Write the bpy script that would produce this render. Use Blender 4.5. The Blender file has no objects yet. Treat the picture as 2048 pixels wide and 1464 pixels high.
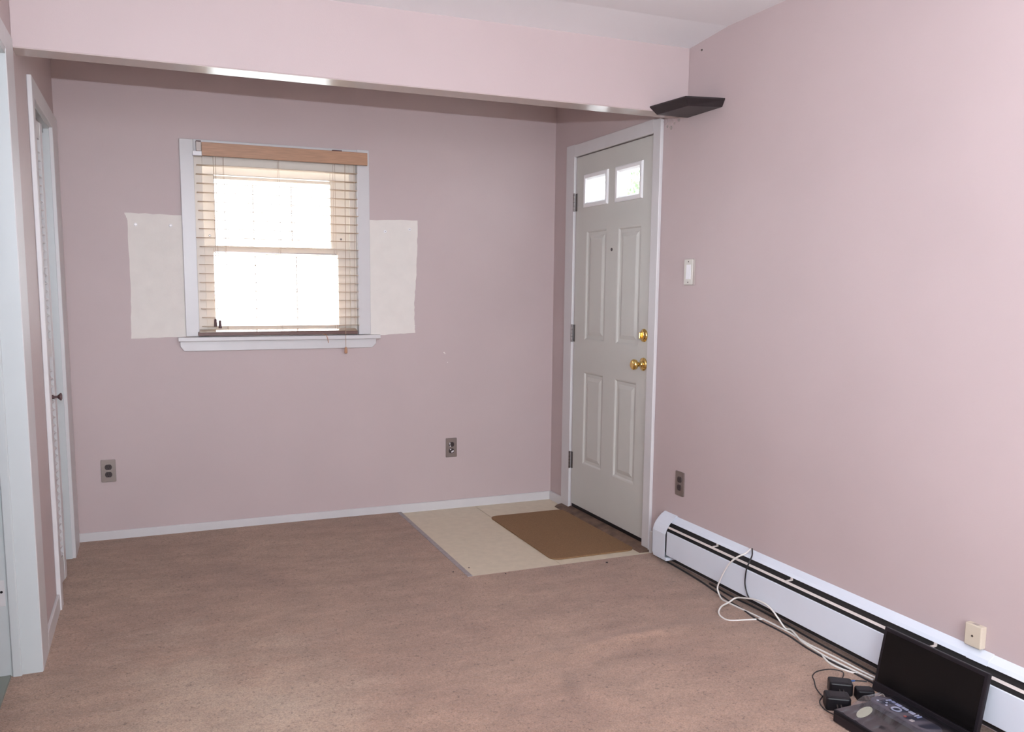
import bpy, bmesh, math, random
from mathutils import Vector, Matrix
random.seed(7)
S = bpy.context.scene
COL = S.collection
PI = math.pi

# ------------------------------------------------------------------ camera
cam_d = bpy.data.cameras.new('camera')
cam_d.sensor_fit = 'HORIZONTAL'
cam_d.sensor_width = 36.0
cam_d.lens = 1687.2 / 2048 * 36
cam_d.shift_x = 37.57 / 2048
cam_d.shift_y = 55.3 / 2048
cam_d.clip_start = 0.02
cam = bpy.data.objects.new('camera', cam_d)
COL.objects.link(cam)
yaw, pitch, roll = 0.384703, 0.123199, 0.0071886
fw = Vector((math.sin(yaw) * math.cos(pitch), math.cos(yaw) * math.cos(pitch), -math.sin(pitch)))
rt = fw.cross(Vector((0, 0, 1))).normalized()
up = rt.cross(fw)
r2 = math.cos(roll) * rt + math.sin(roll) * up
u2 = -math.sin(roll) * rt + math.cos(roll) * up
cam.matrix_world = Matrix(((r2.x, u2.x, -fw.x, -2.31296), (r2.y, u2.y, -fw.y, -4.73258),
                           (r2.z, u2.z, -fw.z, 1.32149), (0, 0, 0, 1)))
S.camera = cam

# ------------------------------------------------------------------ sky, lights, exposure
SKY = 14.5
world = bpy.data.worlds.new('overcast_sky')
S.world = world
world.use_nodes = True
bg = world.node_tree.nodes['Background']
bg.inputs[0].default_value = (0.92, 0.97, 1.04, 1)
bg.inputs[1].default_value = SKY


def area(name, loc, rot, sx, sy, power, color=(1, 1, 1), shape='RECTANGLE'):
    l = bpy.data.lights.new(name, 'AREA')
    l.shape = shape
    l.size = sx
    if shape == 'RECTANGLE':
        l.size_y = sy
    l.energy = power
    l.color = color
    o = bpy.data.objects.new(name, l)
    o.location = loc
    o.rotation_euler = rot
    COL.objects.link(o)
    return o


# the photographer's flash just above the lens
area('camera_flash', (-2.30, -4.80, 1.565), (math.radians(137), 0, -0.80), 0.03, 0.03, 92, (0.89, 0.955, 1.09), 'DISK')
S.view_settings.view_transform = 'Standard'
S.view_settings.look = 'None'
S.view_settings.gamma = 1.0
S.view_settings.use_curve_mapping = False
S.view_settings.exposure = -0.09
S.cycles.use_denoising = True
S.cycles.max_bounces = 10
S.cycles.diffuse_bounces = 6
S.cycles.sample_clamp_indirect = 8.0


# ------------------------------------------------------------------ materials
def mat(name, color, rough=0.5, metal=0.0, spec=0.5, noise=None, bump=None, coat=0.0, emit=None):
    m = bpy.data.materials.new(name)
    m.use_nodes = True
    nt = m.node_tree
    b = nt.nodes['Principled BSDF']
    b.inputs['Base Color'].default_value = (*color, 1)
    b.inputs['Roughness'].default_value = rough
    b.inputs['Metallic'].default_value = metal
    b.inputs['Specular IOR Level'].default_value = spec
    b.inputs['Coat Weight'].default_value = coat
    tc = nt.nodes.new('ShaderNodeTexCoord')
    geo = nt.nodes.new('ShaderNodeNewGeometry')
    if noise:
        scale, amt = noise[0], noise[1]
        n = nt.nodes.new('ShaderNodeTexNoise')
        n.inputs['Scale'].default_value = scale
        n.inputs['Detail'].default_value = 5
        mp = nt.nodes.new('ShaderNodeMapping')
        if len(noise) > 2:
            mp.inputs['Scale'].default_value = noise[2]
        nt.links.new(geo.outputs['Position'], mp.inputs[0])
        nt.links.new(mp.outputs[0], n.inputs['Vector'])
        r = nt.nodes.new('ShaderNodeValToRGB')
        r.color_ramp.elements[0].position = 0.3
        r.color_ramp.elements[1].position = 0.7
        r.color_ramp.elements[0].color = (*[c * (1 - amt) for c in color], 1)
        r.color_ramp.elements[1].color = (*[min(1, c * (1 + amt)) for c in color], 1)
        nt.links.new(n.outputs[0], r.inputs[0])
        nt.links.new(r.outputs[0], b.inputs['Base Color'])
    if bump:
        scale, strength, dist = bump
        n2 = nt.nodes.new('ShaderNodeTexNoise')
        n2.inputs['Scale'].default_value = scale
        n2.inputs['Detail'].default_value = 3
        nt.links.new(geo.outputs['Position'], n2.inputs['Vector'])
        bp = nt.nodes.new('ShaderNodeBump')
        bp.inputs['Strength'].default_value = strength
        bp.inputs['Distance'].default_value = dist
        nt.links.new(n2.outputs[0], bp.inputs['Height'])
        nt.links.new(bp.outputs[0], b.inputs['Normal'])
    return m


PINK = (0.502, 0.410, 0.402)
M = {}
M['pink'] = mat('pink_wall_paint', PINK, 0.55, noise=(2.2, 0.025), bump=(220, 0.10, 0.002))
M['soffit'] = mat('pink_gloss_paint', (0.50, 0.42, 0.385), 0.22, noise=(3, 0.03), bump=(9, 0.05, 0.004))
M['white'] = mat('white_trim_paint', (0.60, 0.585, 0.585), 0.35, noise=(6, 0.02), bump=(60, 0.04, 0.002))
M['closet'] = mat('closet_lining_shade', (0.10, 0.07, 0.06), 0.9)  # the closet's lack of light is put into this dark colour
M['ceiling'] = mat('white_ceiling_paint', (0.84, 0.84, 0.85), 0.8, bump=(160, 0.2, 0.002))
M['cream'] = mat('bare_cream_plaster', (0.74, 0.70, 0.65), 0.7, noise=(14, 0.03), bump=(120, 0.12, 0.002))
M['door'] = mat('off_white_door_paint', (0.545, 0.54, 0.50), 0.4, noise=(3, 0.02), bump=(180, 0.05, 0.001))
M['jambwhite'] = mat('cool_white_gloss_paint', (0.53, 0.56, 0.56), 0.3, noise=(8, 0.015))
M['sash'] = mat('window_sash_vinyl', (0.70, 0.635, 0.555), 0.45, noise=(9, 0.02))
M['brass'] = mat('polished_brass', (0.86, 0.62, 0.22), 0.13, 1.0)
M['hinge'] = mat('dark_hinge_steel', (0.20, 0.175, 0.165), 0.28, 1.0)
M['black'] = mat('black_plastic', (0.008, 0.007, 0.009), 0.42, spec=0.3, noise=(40, 0.1))
M['dark'] = mat('dark_void', (0.03, 0.025, 0.025), 0.8)
M['screen'] = mat('black_screen_glass', (0.006, 0.005, 0.005), 0.25, spec=0.22, noise=(3, 0.1))
M['bezel'] = mat('dark_bezel_plastic', (0.014, 0.011, 0.014), 0.4, spec=0.3)
M['plate'] = mat('brushed_steel_plate', (0.30, 0.255, 0.235), 0.36, 0.8, noise=(30, 0.04, (1, 1, 12)))
M['socket'] = mat('dark_brown_socket', (0.045, 0.03, 0.03), 0.35)
M['switch'] = mat('ivory_switch_frame', (0.60, 0.58, 0.52), 0.35)
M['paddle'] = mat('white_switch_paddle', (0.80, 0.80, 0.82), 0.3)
M['valance'] = mat('tan_wood_valance', (0.42, 0.235, 0.14), 0.45, noise=(12, 0.13, (1, 10, 14)))
M['slat'] = mat('tan_wood_slat', (0.46, 0.34, 0.24), 0.45, noise=(14, 0.08, (1, 8, 8)))
M['varnish'] = mat('varnished_tan_slat', (0.46, 0.34, 0.24), 0.16, coat=0.8, noise=(14, 0.08, (1, 8, 8)))
M['rail'] = mat('brown_wood_rail', (0.125, 0.058, 0.045), 0.45, noise=(14, 0.1, (1, 8, 8)))
M['cord'] = mat('tan_blind_cord', (0.42, 0.30, 0.22), 0.8)
M['tassel_dark'] = mat('dark_wood_tassel', (0.10, 0.05, 0.05), 0.5)
M['tassel'] = mat('tan_wood_tassel', (0.45, 0.24, 0.14), 0.5)
M['bracket'] = mat('grey_metal_bracket', (0.42, 0.37, 0.34), 0.5, 0.3)
M['heater'] = mat('white_heater_enamel', (0.69, 0.74, 0.81), 0.33, noise=(5, 0.015))
M['damper'] = mat('bare_heater_damper', (0.68, 0.62, 0.58), 0.4)
M['fins'] = mat('heater_slot_shade', (0.05, 0.045, 0.045), 0.6)  # slot shade put into the colour of fins and back plate
M['shelf'] = mat('espresso_shelf_wood', (0.024, 0.017, 0.018), 0.42, spec=0.35, noise=(20, 0.2, (1, 1, 6)))
M['mat'] = mat('brown_door_mat', (0.235, 0.132, 0.062), 0.9, noise=(300, 0.22), bump=(420, 0.5, 0.003))
M['sill'] = mat('dirty_brown_sill', (0.13, 0.08, 0.055), 0.65, noise=(18, 0.45), bump=(70, 0.3, 0.003))
M['strip'] = mat('grey_vinyl_edge_strip', (0.33, 0.29, 0.29), 0.6, noise=(40, 0.12))
M['tile'] = mat('beige_vinyl_tile', (0.64, 0.56, 0.43), 0.5, noise=(24, 0.05), bump=(150, 0.06, 0.001))
M['whitecable'] = mat('white_cable_jacket', (0.74, 0.72, 0.68), 0.4)
M['blackcable'] = mat('black_cable_jacket', (0.02, 0.018, 0.02), 0.45)
M['ivory'] = mat('ivory_plastic', (0.60, 0.53, 0.42), 0.5)
M['bluetie'] = mat('blue_plastic', (0.05, 0.12, 0.30), 0.5)
M['remote'] = mat('charcoal_remote_plastic', (0.045, 0.047, 0.06), 0.4)
M['key'] = mat('pale_grey_rubber_key', (0.55, 0.56, 0.58), 0.5)
M['darkkey'] = mat('dark_rubber_key', (0.10, 0.10, 0.12), 0.5)
M['redkey'] = mat('red_rubber_key', (0.45, 0.08, 0.05), 0.5)
M['paper'] = mat('pale_yellow_paper', (0.62, 0.60, 0.36), 0.7)
M['green'] = mat('leaf_green', (0.16, 0.30, 0.12), 0.7, noise=(9, 0.3))
M['bark'] = mat('grey_bark', (0.25, 0.2, 0.16), 0.9)
M['ground'] = mat('outside_paving', (0.58, 0.58, 0.55), 0.9, noise=(1, 0.2))
M['siding'] = mat('white_porch_paint', (0.80, 0.80, 0.80), 0.5)
M['led'] = mat('pale_blue_legend', (0.45, 0.48, 0.60), 0.5)


def glass(name, tint=(1, 1, 1), gloss=0.06, rough=0.02):
    m = bpy.data.materials.new(name)
    m.use_nodes = True
    nt = m.node_tree
    nt.nodes.clear()
    out = nt.nodes.new('ShaderNodeOutputMaterial')
    mix = nt.nodes.new('ShaderNodeMixShader')
    tr = nt.nodes.new('ShaderNodeBsdfTransparent')
    gl = nt.nodes.new('ShaderNodeBsdfGlossy')
    tr.inputs[0].default_value = (*tint, 1)
    gl.inputs['Roughness'].default_value = rough
    fr = nt.nodes.new('ShaderNodeFresnel')
    fr.inputs[0].default_value = 1.45
    ml = nt.nodes.new('ShaderNodeMath')
    ml.operation = 'ADD'
    ml.inputs[1].default_value = gloss
    geo = nt.nodes.new('ShaderNodeNewGeometry')       # leave the inner side of a pane free of total reflection
    inv = nt.nodes.new('ShaderNodeMath')
    inv.operation = 'SUBTRACT'
    inv.inputs[0].default_value = 1.0
    mu = nt.nodes.new('ShaderNodeMath')
    mu.operation = 'MULTIPLY'
    nt.links.new(geo.outputs['Backfacing'], inv.inputs[1])
    nt.links.new(fr.outputs[0], ml.inputs[0])
    nt.links.new(ml.outputs[0], mu.inputs[0])
    nt.links.new(inv.outputs[0], mu.inputs[1])
    nt.links.new(mu.outputs[0], mix.inputs[0])
    nt.links.new(tr.outputs[0], mix.inputs[1])
    nt.links.new(gl.outputs[0], mix.inputs[2])
    nt.links.new(mix.outputs[0], out.inputs[0])
    return m


M['glass'] = glass('clear_window_glass', (0.97, 0.98, 0.98), 0.0)
M['bag'] = glass('clear_plastic_film', (0.80, 0.83, 0.94), 0.15, 0.2)


def carpet_material():
    m = bpy.data.materials.new('dusty_rose_carpet')
    m.use_nodes = True
    nt = m.node_tree
    b = nt.nodes['Principled BSDF']
    b.inputs['Roughness'].default_value = 0.95
    b.inputs['Specular IOR Level'].default_value = 0.15
    b.inputs['Sheen Weight'].default_value = 0.25
    b.inputs['Sheen Roughness'].default_value = 0.6
    g = nt.nodes.new('ShaderNodeNewGeometry')

    def noise(scale, detail=3, rough=0.6, vec=None):
        n = nt.nodes.new('ShaderNodeTexNoise')
        n.inputs['Scale'].default_value = scale
        n.inputs['Detail'].default_value = detail
        n.inputs['Roughness'].default_value = rough
        if vec:
            mp = nt.nodes.new('ShaderNodeMapping')
            mp.inputs['Scale'].default_value = vec
            mp.inputs['Rotation'].default_value = (0, 0, 0.5)
            nt.links.new(g.outputs['Position'], mp.inputs[0])
            nt.links.new(mp.outputs[0], n.inputs['Vector'])
        else:
            nt.links.new(g.outputs['Position'], n.inputs['Vector'])
        return n.outputs[0]

    def ramp(src, p0, c0, p1, c1):
        r = nt.nodes.new('ShaderNodeValToRGB')
        r.color_ramp.elements[0].position = p0
        r.color_ramp.elements[1].position = p1
        r.color_ramp.elements[0].color = (*c0, 1)
        r.color_ramp.elements[1].color = (*c1, 1)
        nt.links.new(src, r.inputs[0])
        return r.outputs[0]

    def mult(a, bb, fac=1.0):
        x = nt.nodes.new('ShaderNodeMix')
        x.data_type = 'RGBA'
        x.blend_type = 'MULTIPLY'
        x.inputs[0].default_value = fac
        nt.links.new(a, x.inputs[6])
        nt.links.new(bb, x.inputs[7])
        return x.outputs[2]

    base = ramp(noise(1.3, 4, 0.55), 0.32, (0.585, 0.355, 0.252), 0.68, (0.72, 0.47, 0.33))
    mid = ramp(noise(5.5, 5, 0.6, (1.0, 2.2, 1.0)), 0.3, (0.80, 0.79, 0.79), 0.7, (1.08, 1.08, 1.08))
    fine = ramp(noise(190, 3, 0.7), 0.3, (0.62, 0.60, 0.60), 0.62, (1.12, 1.12, 1.12))
    fleck = ramp(noise(75, 2, 0.6), 0.27, (0.55, 0.52, 0.52), 0.40, (1, 1, 1))
    c = mult(mult(mult(base, mid), fine), fleck)
    # broad tone mask: paler and greyer at front left, darker towards the heater
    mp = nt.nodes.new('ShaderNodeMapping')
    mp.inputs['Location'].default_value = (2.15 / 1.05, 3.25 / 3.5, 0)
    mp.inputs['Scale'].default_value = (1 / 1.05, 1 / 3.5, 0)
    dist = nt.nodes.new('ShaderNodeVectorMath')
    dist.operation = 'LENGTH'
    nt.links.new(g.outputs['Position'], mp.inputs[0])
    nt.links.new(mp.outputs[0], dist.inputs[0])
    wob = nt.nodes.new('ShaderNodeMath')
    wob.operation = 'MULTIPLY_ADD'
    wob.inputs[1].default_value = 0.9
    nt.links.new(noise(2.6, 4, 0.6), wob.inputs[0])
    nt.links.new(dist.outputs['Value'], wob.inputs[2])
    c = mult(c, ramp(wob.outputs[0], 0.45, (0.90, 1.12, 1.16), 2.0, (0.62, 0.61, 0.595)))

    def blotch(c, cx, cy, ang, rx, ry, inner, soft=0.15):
        """a worn or soiled spot, or painted light and shade: ellipse with a ragged edge"""
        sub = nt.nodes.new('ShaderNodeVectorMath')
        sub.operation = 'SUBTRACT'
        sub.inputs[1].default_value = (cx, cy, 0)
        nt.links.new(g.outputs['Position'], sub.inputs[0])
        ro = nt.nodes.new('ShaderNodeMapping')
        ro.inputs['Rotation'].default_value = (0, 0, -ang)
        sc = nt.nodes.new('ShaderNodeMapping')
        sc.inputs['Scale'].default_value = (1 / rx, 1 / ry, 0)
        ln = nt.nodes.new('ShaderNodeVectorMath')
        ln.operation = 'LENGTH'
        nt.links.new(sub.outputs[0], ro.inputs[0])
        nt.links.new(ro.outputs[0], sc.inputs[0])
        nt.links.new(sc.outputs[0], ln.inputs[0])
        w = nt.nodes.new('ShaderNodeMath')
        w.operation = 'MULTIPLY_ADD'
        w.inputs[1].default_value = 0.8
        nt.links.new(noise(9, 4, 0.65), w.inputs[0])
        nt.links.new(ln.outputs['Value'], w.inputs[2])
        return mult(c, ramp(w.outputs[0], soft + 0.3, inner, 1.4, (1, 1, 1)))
    c = blotch(c, -0.66, -2.10, 0.03, 0.50, 0.085, (1.38, 1.38, 1.34))      # crease: flattened pile, with the ridge's light painted in
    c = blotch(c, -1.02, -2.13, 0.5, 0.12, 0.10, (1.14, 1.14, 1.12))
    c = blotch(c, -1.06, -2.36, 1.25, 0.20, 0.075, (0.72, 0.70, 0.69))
    c = blotch(c, -0.78, -2.22, 0.05, 0.30, 0.07, (0.72, 0.70, 0.68))  # shade below the crease, painted into the carpet colour
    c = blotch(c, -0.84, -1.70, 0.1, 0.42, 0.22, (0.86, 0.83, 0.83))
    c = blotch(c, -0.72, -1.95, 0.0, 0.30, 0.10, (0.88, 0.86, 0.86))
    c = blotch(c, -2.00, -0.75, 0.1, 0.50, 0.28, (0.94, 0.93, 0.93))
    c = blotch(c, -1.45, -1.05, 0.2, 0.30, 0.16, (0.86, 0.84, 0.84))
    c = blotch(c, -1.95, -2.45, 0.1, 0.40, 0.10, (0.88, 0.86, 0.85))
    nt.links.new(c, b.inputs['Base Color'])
    n3 = noise(230, 3, 0.7)
    n4 = noise(45, 2, 0.5)
    ad = nt.nodes.new('ShaderNodeMath')
    ad.operation = 'ADD'
    nt.links.new(n3, ad.inputs[0])
    nt.links.new(n4, ad.inputs[1])
    bp = nt.nodes.new('ShaderNodeBump')
    bp.inputs['Strength'].default_value = 0.7
    bp.inputs['Distance'].default_value = 0.006
    nt.links.new(ad.outputs[0], bp.inputs['Height'])
    nt.links.new(bp.outputs[0], b.inputs['Normal'])
    return m


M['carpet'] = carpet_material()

# ------------------------------------------------------------------ mesh helpers
ORG = {}   # world origin of every built object (all built unrotated)


class MB:
    def __init__(self):
        self.v, self.f = [], []

    def add(self, vs, fs):
        n = len(self.v)
        self.v += [tuple(p) for p in vs]
        self.f += [tuple(i + n for i in f) for f in fs]
        return self

    def box(self, x0, x1, y0, y1, z0, z1):
        vs = [(x, y, z) for x in (x0, x1) for y in (y0, y1) for z in (z0, z1)]
        return self.add(vs, [(0, 1, 3, 2), (4, 6, 7, 5), (0, 4, 5, 1), (2, 3, 7, 6), (0, 2, 6, 4), (1, 5, 7, 3)])

    def prism(self, poly, axis, a, b):
        """poly in the two other axes (in x,y,z order), extruded along axis from a to b"""
        def P(p, t):
            if axis == 'x': return (t, p[0], p[1])
            if axis == 'y': return (p[0], t, p[1])
            return (p[0], p[1], t)
        n = len(poly)
        vs = [P(p, a) for p in poly] + [P(p, b) for p in poly]
        fs = [tuple(range(n)), tuple(range(2 * n - 1, n - 1, -1))]
        fs += [(i, (i + 1) % n, n + (i + 1) % n, n + i) for i in range(n)]
        return self.add(vs, fs)

    def lathe(self, prof, axis, c, seg=20):
        """prof: (distance along axis, radius)"""
        vs, fs = [], []
        for t, r in prof:
            for k in range(seg):
                a = 2 * PI * k / seg
                p, q = r * math.cos(a), r * math.sin(a)
                if axis == 'x': vs.append((c[0] + t, c[1] + p, c[2] + q))
                elif axis == 'y': vs.append((c[0] + p, c[1] + t, c[2] + q))
                else: vs.append((c[0] + p, c[1] + q, c[2] + t))
        n = len(prof)
        for i in range(n - 1):
            for k in range(seg):
                k2 = (k + 1) % seg
                fs.append((i * seg + k, i * seg + k2, (i + 1) * seg + k2, (i + 1) * seg + k))
        fs.append(tuple(range(seg)))
        fs.append(tuple((n - 1) * seg + k for k in range(seg)))
        return self.add(vs, fs)

    def tube(self, pts, r, seg=8, smooth=6):
        P = catmull([Vector(p) for p in pts], smooth) if smooth else [Vector(p) for p in pts]
        vs, fs = [], []
        prev = None
        for i, p in enumerate(P):
            d = (P[min(i + 1, len(P) - 1)] - P[max(i - 1, 0)]).normalized()
            if prev is None:
                ref = Vector((0, 0, 1)) if abs(d.z) < 0.9 else Vector((1, 0, 0))
                n = d.cross(ref).normalized()
            else:
                n = (prev - d * prev.dot(d)).normalized()
            prev = n
            b = d.cross(n)
            for k in range(seg):
                a = 2 * PI * k / seg
                vs.append(p + n * (r * math.cos(a)) + b * (r * math.sin(a)))
        for i in range(len(P) - 1):
            for k in range(seg):
                k2 = (k + 1) % seg
                fs.append((i * seg + k, i * seg + k2, (i + 1) * seg + k2, (i + 1) * seg + k))
        fs.append(tuple(range(seg)))
        fs.append(tuple((len(P) - 1) * seg + k for k in range(seg)))
        return self.add(vs, fs)

    def build(self, name, m, parent=None, bevel=0.0, smooth=False, seg=2):
        xs = [p[0] for p in self.v]; ys = [p[1] for p in self.v]; zs = [p[2] for p in self.v]
        o_ = Vector(((min(xs) + max(xs)) / 2, (min(ys) + max(ys)) / 2, min(zs)))
        bm = bmesh.new()
        vv = [bm.verts.new(Vector(p) - o_) for p in self.v]
        for f in self.f:
            try:
                bm.faces.new([vv[i] for i in f])
            except ValueError:
                pass
        bmesh.ops.recalc_face_normals(bm, faces=bm.faces)
        if bevel:
            ed = [e for e in bm.edges if len(e.link_faces) == 2 and e.calc_face_angle(0) > 0.5]
            bmesh.ops.bevel(bm, geom=ed, offset=bevel, segments=seg, profile=0.5, affect='EDGES', clamp_overlap=True)
        me = bpy.data.meshes.new(name)
        bm.to_mesh(me)
        bm.free()
        if smooth:
            me.shade_smooth()
            if smooth != 'all':
                me.set_sharp_from_angle(angle=math.radians(40))
        me.materials.append(m)
        o = bpy.data.objects.new(name, me)
        COL.objects.link(o)
        ORG[o.name] = o_
        if parent is not None:
            o.parent = parent
            o.location = o_ - ORG[parent.name]
        else:
            o.location = o_
        return o


def catmull(P, k):
    if len(P) < 3:
        return P
    out = []
    for i in range(len(P) - 1):
        p0, p1, p2, p3 = P[max(i - 1, 0)], P[i], P[i + 1], P[min(i + 2, len(P) - 1)]
        for j in range(k):
            t = j / k
            out.append(0.5 * ((2 * p1) + (-p0 + p2) * t + (2 * p0 - 5 * p1 + 4 * p2 - p3) * t * t
                              + (-p0 + 3 * p1 - 3 * p2 + p3) * t ** 3))
    out.append(P[-1])
    return out


def box(name, m, b, parent=None, bevel=0.0):
    return MB().box(*b).build(name, m, parent, bevel)


def tag(o, label, cat=None, group=None, kind=None):
    o['label'] = label
    if cat: o['category'] = cat
    if group: o['group'] = group
    if kind: o['kind'] = kind
    return o


def empty(name, loc, label, cat, group=None, kind=None):
    o = bpy.data.objects.new(name, None)
    COL.objects.link(o)
    o.location = loc
    o.empty_display_size = 0.05
    ORG[o.name] = Vector(loc)
    return tag(o, label, cat, group, kind)


def struct(o, label, cat):
    return tag(o, label, cat, None, 'structure')


def copy_tree(o, parent=None):
    c = o.copy()
    COL.objects.link(c)
    if parent is not None:
        c.parent = parent
    for ch in list(o.children):
        copy_tree(ch, c)
    return c


# ------------------------------------------------------------------ room shell
LW = -2.715            # left wall plane
BY0, BY1, BZ = -1.367, -1.257, 2.121   # dropped beam
CZ = 2.415             # ceiling
YR = -6.2              # rear wall
WX0, WX1, WZ0, WZ1 = -2.078, -1.226, 1.062, 2.010   # window opening
TX, TY = -0.988, -1.213    # entry tile corner
DY0, DY1 = -1.106, -0.285  # front door slab
CH = 0.008             # carpet pile height above the tiles


def carpet():
    """carpet with a low wrinkle, cut around the tiled entry"""
    ridge = [(-1.05, -2.10), (-0.966, -2.115), (-0.811, -2.102), (-0.587, -2.09), (-0.312, -2.093)]
    xs = sorted(set([LW - 0.1 + i * 0.04 for i in range(73)] + [TX - 0.012, -0.0]))
    xs = [x for x in xs if x <= 0.0]
    ys = sorted(set([YR + i * 0.04 for i in range(156)] + [TY - 0.002, 0.0]))
    ys = [y for y in ys if y <= 0.0]

    def h(x, y):
        z = CH + 0.0015 * math.sin(3.1 * x + 1.7 * y) * math.sin(2.3 * y - x)
        d = 9
        for (a, b), (c, e) in zip(ridge, ridge[1:]):
            t = max(0, min(1, ((x - a) * (c - a) + (y - b) * (e - b)) / ((c - a) ** 2 + (e - b) ** 2)))
            d = min(d, math.hypot(x - a - t * (c - a), y - b - t * (e - b)))
        z += 0.010 * math.exp(-(d / 0.05) ** 2)
        z += 0.006 * math.exp(-(((x + 1.09) / 0.05) ** 2 + ((y + 2.22) / 0.16) ** 2))
        return z
    idx, vs, fs = {}, [], []

    def V(i, j):
        if (i, j) not in idx:
            idx[(i, j)] = len(vs)
            vs.append((xs[i], ys[j], h(xs[i], ys[j])))
        return idx[(i, j)]
    for i in range(len(xs) - 1):
        for j in range(len(ys) - 1):
            if xs[i] >= TX - 0.0125 and ys[j] >= TY - 0.0025:
                continue
            fs.append((V(i, j), V(i + 1, j), V(i + 1, j + 1), V(i, j + 1)))
    mb = MB().add(vs, fs)
    mb.box(LW - 1.6, 0.14, YR - 0.14, 0.14, -0.06, -0.012)      # subfloor
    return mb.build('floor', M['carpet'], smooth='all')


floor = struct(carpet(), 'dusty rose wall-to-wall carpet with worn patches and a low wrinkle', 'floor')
t1 = box('tile', M['tile'], (TX + 0.002, -0.519, TY, -0.002, -0.012, 0.0), floor, 0.001)
t2 = box('tile', M['tile'], (-0.516, -0.002, TY, -0.002, -0.012, 0.0), floor, 0.001)
es = box('edge_strip', M['strip'], (TX - 0.020, TX + 0.004, TY - 0.002, -0.014, -0.008, CH + 0.002), floor, 0.002)
tag(es, 'grey vinyl edge strip between carpet and beige tile')

# crumbs of dirt on the carpet and tile
for cx, cy, r in ((-0.31, -1.27, 0.007), (-0.96, -1.10, 0.004), (-1.05, -1.13, 0.004), (-0.83, -1.24, 0.004)):
    MB().lathe([(0, r * .6), (r * .5, r), (r, r * .5)], 'z', (cx, cy, CH - 0.002), 6).build('carpet_crumb', M['socket'], floor)

# back wall with window opening
wb = MB()
wb.box(LW - 0.14, WX0 - 0.018, 0, 0.14, -0.01, CZ + 0.1).box(WX1 + 0.018, 0.14, 0, 0.14, -0.01, CZ + 0.1)
wb.box(WX0 - 0.018, WX1 + 0.018, 0, 0.14, -0.01, WZ0 - 0.019).box(WX0 - 0.018, WX1 + 0.018, 0, 0.14, WZ1 + 0.018, CZ + 0.1)
wall_back = struct(wb.build('wall_back', M['pink']), 'pink painted back wall of the alcove with two bare cream patches', 'wall')


def wavy(pts, amp, n=9):
    out = []
    for i, (a, b) in enumerate(zip(pts, pts[1:] + pts[:1])):
        d = Vector((b[0] - a[0], b[1] - a[1]))
        nrm = Vector((-d.y, d.x)).normalized()
        for k in range(n):
            t = k / n
            w = 0 if k == 0 else random.uniform(-amp, amp)
            out.append((a[0] + d.x * t + nrm.x * w, a[1] + d.y * t + nrm.y * w))
    return out


pl = MB().prism(wavy([(-2.413, 1.055), (-2.12, 1.064), (-2.12, 1.690), (-2.4175, 1.693), (-2.405, 1.655), (-2.404, 1.30)], 0.0022), 'y', -0.0012, 0.001)
tag(pl.build('bare_patch', M['cream'], wall_back), 'cream unpainted patch left of the window')
pr = MB().prism(wavy([(-1.18, 1.056), (-1.095, 1.056), (-0.8895, 1.066), (-0.893, 1.12), (-0.896, 1.24), (-0.8835, 1.38), (-0.8755, 1.55), (-0.8735, 1.7095), (-1.18, 1.7025)], 0.0022), 'y', -0.0012, 0.001)
tag(pr.build('bare_patch', M['cream'], wall_back), 'cream unpainted patch right of the window')
for x, z in ((-2.368, 1.635), (-2.2014, 1.636), (-1.0653, 1.6415), (-0.9213, 1.657)):
    MB().lathe([(-0.004, 0.0035), (-0.0035, 0.007), (-0.001, 0.009)], 'y', (x, 0, z), 10).build('screw_hole_filler', M['ceiling'], wall_back)
    MB().lathe([(-0.0045, 0.0022), (-0.003, 0.0022)], 'y', (x + 0.001, 0, z), 8).build('screw_hole', M['hinge'], wall_back)
for x, z, s in ((-0.713, 0.947, 0.006), (-0.708, 0.940, 0.004), (-0.691, 0.888, 0.004)):
    MB().prism([(x - s, z), (x + s * .3, z - s * .6), (x + s, z + s * .3), (x, z + s * .8)], 'y', -0.0015, 0.0).build('paint_chip', M['cream'], wall_back)

# right wall with front door opening
OD0, OD1, ODZ = DY0 - 0.004, DY1 + 0.004, 2.082
wr = MB()
wr.box(0, 0.14, YR - 0.14, OD0, -0.01, CZ + 0.1).box(0, 0.14, OD1, 0.14, -0.01, CZ + 0.1).box(0, 0.14, OD0, OD1, ODZ, CZ + 0.1)
wall_right = struct(wr.build('wall_right', M['pink']), 'long pink painted right wall with the front door in it', 'wall')
MB().lathe([(-0.004, 0.004), (0, 0.005)], 'x', (0, -1.4588, 2.381), 8).build('nail_head', M['hinge'], wall_right)
for y, z, a, m_ in ((-1.19, 2.120, 0.015, 'pink'), (-1.205, 2.095, 0.006, 'bracket'), (-1.235, 2.085, 0.010, 'bracket'),
                    (-1.265, 2.100, 0.006, 'bracket'), (-1.30, 2.108, 0.008, 'bracket'), (-1.245, 2.112, 0.016, 'pink')):
    MB().prism(wavy([(y - a, z - a * .4), (y, z - a), (y + a, z), (y + a * .3, z + a * .8), (y - a * .7, z + a * .6)], a * .15, 3), 'x', -0.004, 0.0).build('plaster_chip', M[m_], wall_right)

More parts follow.
